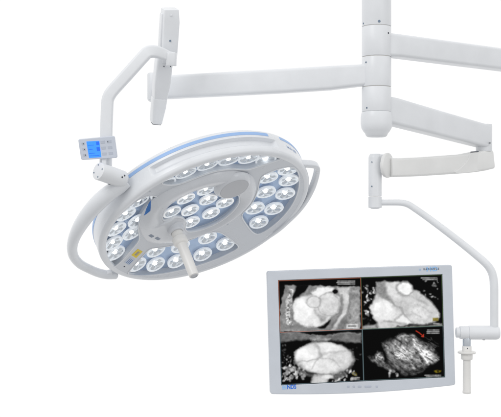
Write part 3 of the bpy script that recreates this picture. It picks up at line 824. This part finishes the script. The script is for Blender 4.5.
rim_lp = [((RT(t)-.0185)*math.cos(t), (RT(t)-.0185)*math.sin(t)) for t in np.linspace(-PI, PI, 181)[:-1]]
cshrink = [np.array(p) for p in cen]; cc = sum(cshrink)/len(cshrink)
cen_big = [cc+(p-cc)*1.04 for p in cshrink]
panel = plate("underside_panel", [rim_lp]+list(wins.values())+[cen_big], -.0005, ZP+.004, .0022, M['panel'], lamp, LM, 40)
# light lip round each opening
for k, lp in wins.items():
    c = sum(lp)/len(lp)
    lip = []
    n = len(lp)
    outer, inner_ = [], []
    for i in range(n):
        t = lp[(i+1) % n]-lp[i-1]; t = t/np.linalg.norm(t); nn = np.array((t[1], -t[0]))
        if np.dot(nn, lp[i]-c) < 0 and False: nn = -nn
        lip.append(nn)
    area = sum(lp[i][0]*lp[(i+1) % n][1]-lp[(i+1) % n][0]*lp[i][1] for i in range(n))
    sg = 1 if area > 0 else -1
    outer = [lp[i]+sg*lip[i]*.0022 for i in range(n)]; inner_ = [lp[i]-sg*lip[i]*.0012 for i in range(n)]
    plate("window_lip", [outer, inner_], -.0022, .004, .0009, M['shell'], lamp, LM, 50)
    ins = [lp[i]-sg*lip[i]*.0008 for i in range(n)]
    pn = plate("window_pane", [ins], .0008, .0020, .0002, M['pane'], lamp, LM, 40)
bm = bmesh.new(); lathe(bm, [(.002, ZP), (R-.026, ZP), (R-.026, ZP+.002), (.002, ZP+.002)], seg=128); finish("reflector_plate", bm, M['reflector'], lamp, LM)

# raised hub round the middle opening
hub_px = [(139.4, 232), (138.4, 226), (141, 217), (147, 207.5), (154, 200), (163, 193.3), (174, 188.2), (186, 183.3), (199, 178.6), (212, 174.2), (224, 171.8), (236, 171.2), (246, 172.6), (253.5, 176.3), (257.5, 182.5), (257.4, 190.5), (254, 198.5), (247.5, 206.5), (238.5, 214.6), (227, 222.4), (214, 229.2), (200, 234.6), (188, 238.6), (176, 242.2), (165, 244.6), (154, 245.4), (145.5, 242.6)]
hub_lp = chaikin([L2(*q, z=ZH*.4) for q in hub_px], 2)
def first_hit(lp, c, a):
    d = np.array((math.cos(a), math.sin(a))); best = None
    for i in range(len(lp)):
        p, q = lp[i]-c, lp[(i+1) % len(lp)]-c; e_ = q-p
        den = d[0]*e_[1]-d[1]*e_[0]
        if abs(den) < 1e-12: continue
        t = (p[0]*e_[1]-p[1]*e_[0])/den; u = (p[0]*d[1]-p[1]*d[0])/den
        if t > 0 and -1e-9 <= u <= 1+1e-9 and (best is None or t < best): best = t
    return best or .1
NA = 360
ro = np.array([first_hit(hub_lp, cc, 2*PI*i/NA) for i in range(NA)]); ri = np.array([first_hit(cen, cc, 2*PI*i/NA) for i in range(NA)])
for _ in range(3): ro = (np.roll(ro, 1)+2*ro+np.roll(ro, -1))/4
def hub_prof(t, wd):
    """height of the hub over the face: steep outer flank, rounded crown, gentle fall to the opening"""
    H = -.0105 - .0095*min(1., wd/.07)
    f = max(0., math.sin(min(1, t/.42)*PI/2))**.8 if t < .42 else 1.0
    g = 1 if t < .42 else max(0., math.cos((t-.42)/.58*PI/2))**.7
    lip = ZH+.0012
    return (.003*(1-f) + H*f) if t < .42 else (lip + (H-lip)*g)
def hub_z(x, y):
    d = np.array((x, y))-cc; a = (math.atan2(d[1], d[0]) % (2*PI))/(2*PI)*NA; i = int(a) % NA; j = (i+1) % NA; k = a-int(a)
    o_, i_ = ro[i]*(1-k)+ro[j]*k, ri[i]*(1-k)+ri[j]*k
    return hub_prof(min(1, max(0, (o_-np.hypot(*d))/(o_-i_))), o_-i_)
bm = bmesh.new(); rings = []
for t in list(np.linspace(0, 1, 25)**1.15)+['in']:
    ring = []
    for i in range(NA):
        a = 2*PI*i/NA; d = np.array((math.cos(a), math.sin(a)))
        if t == 'in': p = cc+d*ri[i]; z = .0085
        else: p = cc+d*(ro[i]*(1-t)+ri[i]*t); z = hub_prof(t, ro[i]-ri[i])
        ring.append(bm.verts.new((p[0], p[1], z)))
    rings.append(ring)
for a, b in zip(rings, rings[1:]):
    for i in range(NA):
        j = (i+1) % NA; bm.faces.new((a[i], a[j], b[j], b[i]))
finish("centre_hub", bm, M['hub'], lamp, LM, 60)
# inner bright lip of the middle opening
n = len(cen); area = sum(cen[i][0]*cen[(i+1) % n][1]-cen[(i+1) % n][0]*cen[i][1] for i in range(n)); sg = 1 if area > 0 else -1
nn = []
for i in range(n):
    t = cen[(i+1) % n]-cen[i-1]; t = t/np.linalg.norm(t); nn.append(np.array((t[1], -t[0])))
plate("centre_lip", [[cen[i]+sg*nn[i]*.0015 for i in range(n)], [cen[i]-sg*nn[i]*.0028 for i in range(n)]], ZH-.001, .002, .0014, M['shell'], lamp, LM, 50)
plate("centre_pane", [[cen[i]-sg*nn[i]*.002 for i in range(n)]], -.0035, -.0022, .0002, M['pane'], lamp, LM, 40)
ZC = .0075
plate("centre_reflector_plate", [[cen[i]+sg*nn[i]*.002 for i in range(n)]], ZC, ZC+.002, .0003, M['reflector'], lamp, LM, 40)

# lenses
def relax(P, dmin):
    P = [np.array(p, float) for p in P]
    for _ in range(60):
        for i in range(len(P)):
            for j in range(i):
                d = P[i]-P[j]; l = np.linalg.norm(d)
                if l < dmin:
                    m = d/l*(dmin-l)*.5; P[i] = P[i]+m; P[j] = P[j]-m
            l = np.linalg.norm(P[i])
            if l > .302: P[i] = P[i]*.302/l
    return P
lens_px = dict(
 right=[(287.7, 170.9), (269.7, 177.9), (288.9, 181), (266, 193), (285.3, 194.6), (255, 209), (274, 209.4), (259, 223)],
 bottom=[(207.8, 238.2), (225.8, 244.5), (203, 255), (180.7, 246.7), (177, 261.7), (156.3, 251), (156, 265), (137.5, 265)],
 left=[(136.5, 203), (124, 212), (129.5, 219.5), (114, 229), (126.2, 236.5), (111, 243.5), (115, 254), (147.5, 199.5)],
 top=[(264, 157.8), (247, 158.0), (229, 160.8), (209, 166.2), (189.5, 173.2), (171, 182)],
 centre=[(206.5, 191.4), (186.3, 199.5), (208.5, 200), (172.3, 212.8), (190.5, 211.2), (225.0, 203.5), (211.4, 214), (191.5, 223), (173, 223)])
LR = .0288
def petal_mesh():
    """rim ring + lobed mirror bowl"""
    seg = 60
    bm = bmesh.new()
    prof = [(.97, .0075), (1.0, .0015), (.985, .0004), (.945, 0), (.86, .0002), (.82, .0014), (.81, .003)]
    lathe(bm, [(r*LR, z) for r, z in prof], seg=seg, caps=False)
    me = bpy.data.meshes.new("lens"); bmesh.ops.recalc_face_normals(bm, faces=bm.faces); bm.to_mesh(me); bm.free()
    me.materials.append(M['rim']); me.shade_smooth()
    bm = bmesh.new()
    rings = []
    rows = [(.82, .0022), (.77, .0048), (.68, .0066), (.56, .0078), (.44, .0086), (.33, .0090), (.26, .0092)]
    for k, (r, z) in enumerate(rows):
        ring = []
        for i in range(seg):
            a = 2*PI*i/seg
            lob = abs(math.sin(3*a+.3))**.7
            dz = -.0044*lob*math.sin(PI*min(1, k/(len(rows)-1)))
            dr = -.05*lob*(0 if k in (0,) else 1)*math.sin(PI*k/(len(rows)-1))
            ring.append(bm.verts.new(((r+dr)*LR*math.cos(a), (r+dr)*LR*math.sin(a), z+dz)))
        rings.append(ring)
    for a, b in zip(rings, rings[1:]):
        for i in range(seg):
            j = (i+1) % seg; bm.faces.new((a[i], b[i], b[j], a[j]))
    bm.faces.new(rings[-1])
    m2 = bpy.data.meshes.new("mirror_bowl"); bm.to_mesh(m2); bm.free(); m2.materials.append(M['chrome']); m2.shade_smooth(); m2.set_sharp_from_angle(angle=math.radians(38))
    bm = bmesh.new()
    lathe(bm, [(.20*LR, .0092), (.20*LR, .0056), (.18*LR, .0040), (.11*LR, .0030), (.03*LR, .0026)], seg=24)
    bmesh.ops.recalc_face_normals(bm, faces=bm.faces)
    m3 = bpy.data.meshes.new("led"); bm.to_mesh(m3); bm.free(); m3.materials.append(M['led']); m3.shade_smooth()
    return me, m2, m3
me1, me2, me3 = petal_mesh()
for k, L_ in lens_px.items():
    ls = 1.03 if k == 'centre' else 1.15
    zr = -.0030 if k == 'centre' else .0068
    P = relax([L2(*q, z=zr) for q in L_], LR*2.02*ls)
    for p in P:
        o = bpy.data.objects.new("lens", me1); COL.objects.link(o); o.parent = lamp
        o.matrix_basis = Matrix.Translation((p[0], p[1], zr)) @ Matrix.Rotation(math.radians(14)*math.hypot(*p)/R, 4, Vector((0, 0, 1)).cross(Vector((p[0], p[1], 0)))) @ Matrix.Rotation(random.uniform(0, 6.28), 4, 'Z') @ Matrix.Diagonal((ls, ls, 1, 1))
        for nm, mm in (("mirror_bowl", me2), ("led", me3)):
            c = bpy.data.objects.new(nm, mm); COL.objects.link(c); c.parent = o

# round grey cover on the hub
cv = L2(234.5, 189.2, -.024)
cm = LM @ Matrix.Translation((cv[0], cv[1], 0)) @ Matrix.Rotation(PI, 4, 'X')
bm = bmesh.new(); lathe(bm, [(.060, .006), (.0588, .010), (.056, .0145), (.052, .0195), (.0485, .0226), (.0465, .0236), (.0455, .0238), (.0452, .0228), (.002, .0228)], cm, 80); finish("cover_socket", bm, M['hub'], lamp)
bm = bmesh.new(); lathe(bm, [(.0448, .020), (.0448, .0236), (.0440, .0242), (.002, .0246)], cm, 80); finish("round_cover", bm, M['cap'], lamp)

# centre handle on its boss
hb = L2(174.5, 226.6, -.010)
hm = LM @ Matrix.Translation((hb[0], hb[1], 0)) @ Matrix.Rotation(PI, 4, 'X')      # z now points out of the face
bm = bmesh.new(); lathe(bm, [(.040, .002), (.0385, .0075), (.034, .0095), (.029, .0115), (.0262, .016), (.0250, .024), (.0244, .031), (.0232, .0325), (.019, .0328), (.0188, .030)], hm, 72); finish("handle_boss", bm, M['hub'], lamp)
bm = bmesh.new()
lathe(bm, [(.0172, .028), (.0180, .033), (.0182, .046), (.0176, .047), (.0176, .0505), (.0215, .0515), (.0230, .053), (.0234, .058), (.0232, .068), (.0222, .073), (.0195, .0765), (.0168, .078), (.0162, .082), (.0160, .130), (.0152, .186), (.0146, .190), (.0120, .1915)], hm, 64)
hd = finish("handle", bm, M['grip'], lamp)
bm = bmesh.new(); lathe(bm, [(.0118, .188), (.0118, .1925), (.009, .1935), (.0088, .192), (.002, .192)], hm, 32); finish("handle_tip", bm, M['cap'], hd)
screw(hd, hm @ Vector((-.002, -.0182, .040)), (hm.to_3x3() @ Vector((-.1, -1, 0))), .0016, 'screw')

# C-shaped grips on both sides (rest in the lamp's own plane)
def grip_path(px, z, name, mat, sec):
    pth = []
    for q in smooth_path(px, 6):
        u, v = L2(q[0], q[1], z=q[3] if len(q) > 3 else z)
        pth.append((LM @ Vector((u, v, q[3] if len(q) > 3 else z)), q[2]*MM, q[2]*MM))
    bm = bmesh.new(); sweep(bm, pth, sec, LM.to_3x3() @ Vector((0, 0, 1)), .002)
    return finish(name, bm, M[mat], lamp)
sec_g = rrect(2.5, 1.7, .45)
grip_path([(299, 163.6, 3.0, .022), (306, 163.8, 3.0, .022), (312.5, 164.4, 3.0, .021), (316.4, 166.2, 2.9, .02), (317.0, 170.2, 2.8, .018), (315.4, 178.0, 2.8, .015), (311.8, 188.0, 2.9, .012), (305.6, 199.4, 3.0, .010), (297.6, 209.8, 3.1, .008), (288.0, 219.4, 3.1, .006), (278.0, 228.4, 3.0, .005), (268.0, 236.0, 2.6, .005)], .015, "side_grip", 'shell', sec_g)
sec_c = circ(28)
bow = grip_path([(126.5, 181.0, 6.4, .05), (119, 186.5, 7.2, .045), (109, 193.2, 7.7, .04), (98.5, 202.4, 7.8, .036), (88.6, 213.4, 7.4, .032), (80.2, 225.5, 6.7, .03), (74.5, 237.0, 5.8, .028), (72.2, 247.0, 5.2, .027), (73.6, 256.0, 4.9, .025), (79.5, 263.5, 4.7, .022), (88.5, 268.6, 4.6, .018), (98, 272.6, 4.7, .016), (107, 274.6, 4.8, .014), (116, 274.6, 4.8, .014)], .02, "bow", 'shell', sec_c)
bm = bmesh.new()
f0 = LM @ Vector((*L2(107.5, 273.5, .014), .014)); 
box(bm, .030, .024, .016, Matrix.Translation(f0) @ LM.to_3x3().to_4x4() @ Matrix.Rotation(math.radians(20), 4, 'Z'), .004)
finish("bow_foot", bm, M['shell'], lamp)
bm = bmesh.new()
f0 = LM @ Vector((*L2(269, 233.4, .006), .006))
box(bm, .034, .020, .014, Matrix.Translation(f0) @ LM.to_3x3().to_4x4() @ Matrix.Rotation(math.radians(150), 4, 'Z'), .004)
finish("grip_foot", bm, M['shell'], lamp)

# labels, marks and small fasteners on the underside
def mark(name, q, z0, z1, mat, r=.001):
    lp = [L2(*p, z=z0) for p in q]
    ar = sum(lp[i][0]*lp[(i+1) % 4][1]-lp[(i+1) % 4][0]*lp[i][1] for i in range(4))
    if ar < 0: lp = lp[::-1]
    return plate(name, [round_quad(lp, r)], z0, z1, .0001, M[mat], lamp, LM)
yl = mark("warning_label", [(131.4, 255.2), (137.9, 249.0), (142.6, 251.7), (136.2, 258.1)], -.0012, .0, 'yellow')
for a in (.38, .58):
    mark("label_print", [(131.4+6.5*.2+4.75*a, 255.2-6.2*.2+2.8*a), (131.4+6.5*.8+4.75*a, 255.2-6.2*.8+2.8*a), (131.4+6.5*.8+4.75*a+.45, 255.2-6.2*.8+2.8*a+.3), (131.4+6.5*.2+4.75*a+.45, 255.2-6.2*.2+2.8*a+.3)], -.0015, -.0009, 'ink', .0001)
mark("type_label", [(124.2, 262.4), (130.2, 256.4), (134.9, 259.4), (129.2, 265.6)], -.0011, .0, 'pale_label')
for a in (.25, .5, .75):
    mark("label_print", [(125+4.6*a, 262.0+2.9*a), (129.2+4.6*a, 257.9+2.9*a), (129.6+4.6*a, 258.2+2.9*a), (125.4+4.6*a, 262.3+2.9*a)], -.0014, -.0009, 'ink', .0001)
def hub_mark(name, q, mat, off=.0007, n=8):
    c = []
    for p in q:
        z = -.015
        for _ in range(4): z = hub_z(*L2(*p, z=z))
        c.append(np.array(L2(*p, z=z)))
    bm = bmesh.new(); g = []
    for i in range(n+1):
        for j in range(n+1):
            u, v = i/n, j/n; p = (1-v)*((1-u)*c[0]+u*c[1])+v*((1-u)*c[3]+u*c[2])
            g.append(bm.verts.new((p[0], p[1], hub_z(*p)-off)))
    for i in range(n):
        for j in range(n):
            k = i*(n+1)+j; bm.faces.new((g[k], g[k+1], g[k+n+2], g[k+n+1]))
    bmesh.ops.solidify(bm, geom=list(bm.faces), thickness=-.0003)
    return finish(name, bm, M[mat], lamp, LM)
hub_mark("hub_sticker", [(144.6, 217.6), (147.6, 213.0), (153.6, 204.8), (150.6, 211.6)], 'sticker')
for x, y in ((151.3, 236.0), (157.6, 238.6)):
    hub_mark("hub_logo", [(x-3.0, y-.4), (x-.2, y-1.8), (x+3.0, y+.2), (x+.2, y+1.6)], 'pale_label')
for x, y, m_ in ((124.4, 266.6, 'dark'), (168.0, 191.0, 'panel'), (228.0, 224.6, 'panel'), (253.6, 179.0, 'panel'), (150, 191.5, 'panel')):
    u, v = L2(x, y, -.0008); screw(lamp, LM @ Vector((u, v, -.0006)), LM.to_3x3() @ Vector((0, 0, -1)), .0028, m_)
# lettering on the wall
th = wall_theta(292.0, .042)
for i, ch in enumerate("Mach LED"):
    if ch == ' ': continue
    t = th + (i-3.5)*.0205
    rr = RT(t)+.0012
    o = Vector((rr*math.cos(t), rr*math.sin(t), .040)); zx = Vector((math.cos(t), math.sin(t), 0))
    text_mesh("wall_letter", ch, .0135, M['pale_ink'], lamp, LM @ frame_mat(o, zx, Vector((-math.sin(t), math.cos(t), 0))), ext=.0003, bold=.0002)

# ------------------------------------------------------------------ light: direction-shaped white world, added area lamps
w = bpy.data.worlds.new("World"); sc.world = w; w.use_nodes = True
nt = w.node_tree; nt.nodes.clear()
wo = nt.nodes.new("ShaderNodeOutputWorld"); bg = nt.nodes.new("ShaderNodeBackground")
tc = nt.nodes.new("ShaderNodeTexCoord"); sx = nt.nodes.new("ShaderNodeSeparateXYZ")
nt.links.new(tc.outputs["Generated"], sx.inputs[0])
# world kept white in view, dimmed behind and below to shape the shading
fr = nt.nodes.new("ShaderNodeMapRange"); fr.interpolation_type = 'SMOOTHSTEP'
fr.inputs[1].default_value = -.1; fr.inputs[2].default_value = .75; fr.inputs[3].default_value = 0; fr.inputs[4].default_value = 1
nt.links.new(sx.outputs["Y"], fr.inputs[0])
up = nt.nodes.new("ShaderNodeMapRange"); up.interpolation_type = 'SMOOTHSTEP'
up.inputs[1].default_value = -.7; up.inputs[2].default_value = .7; up.inputs[3].default_value = .50; up.inputs[4].default_value = 1.0
nt.links.new(sx.outputs["Z"], up.inputs[0])
mx = nt.nodes.new("ShaderNodeMix"); mx.data_type = 'FLOAT'
nt.links.new(fr.outputs[0], mx.inputs["Factor"]); nt.links.new(up.outputs[0], mx.inputs["A"]); mx.inputs["B"].default_value = 1.03
nt.links.new(mx.outputs["Result"], bg.inputs["Strength"]); bg.inputs["Color"].default_value = (1, 1, 1, 1)
nt.links.new(bg.outputs[0], wo.inputs[0])
def added_softbox(loc, target, size, power, col=(1, 1, 1)):  # unseen area lamps added for form and highlights
    l = bpy.data.lights.new("added_softbox", 'AREA'); l.shape = 'SQUARE'; l.size = size; l.energy = power; l.color = col
    o = bpy.data.objects.new("added_softbox", l); COL.objects.link(o); o.location = loc
    o.rotation_euler = (Vector(target)-Vector(loc)).to_track_quat('-Z', 'Y').to_euler()
added_softbox((-2.2, -3.0, 2.6), (0, 0, 0), 1.6, 38)
added_softbox((2.6, -3.2, .6), (0, 0, 0), 1.2, 10, (.96, .98, 1))

sc.view_settings.view_transform = 'Standard'; sc.view_settings.look = 'None'
sc.view_settings.exposure = 0; sc.view_settings.gamma = 1; sc.view_settings.use_curve_mapping = False
sc.cycles.max_bounces = 8; sc.cycles.transparent_max_bounces = 8
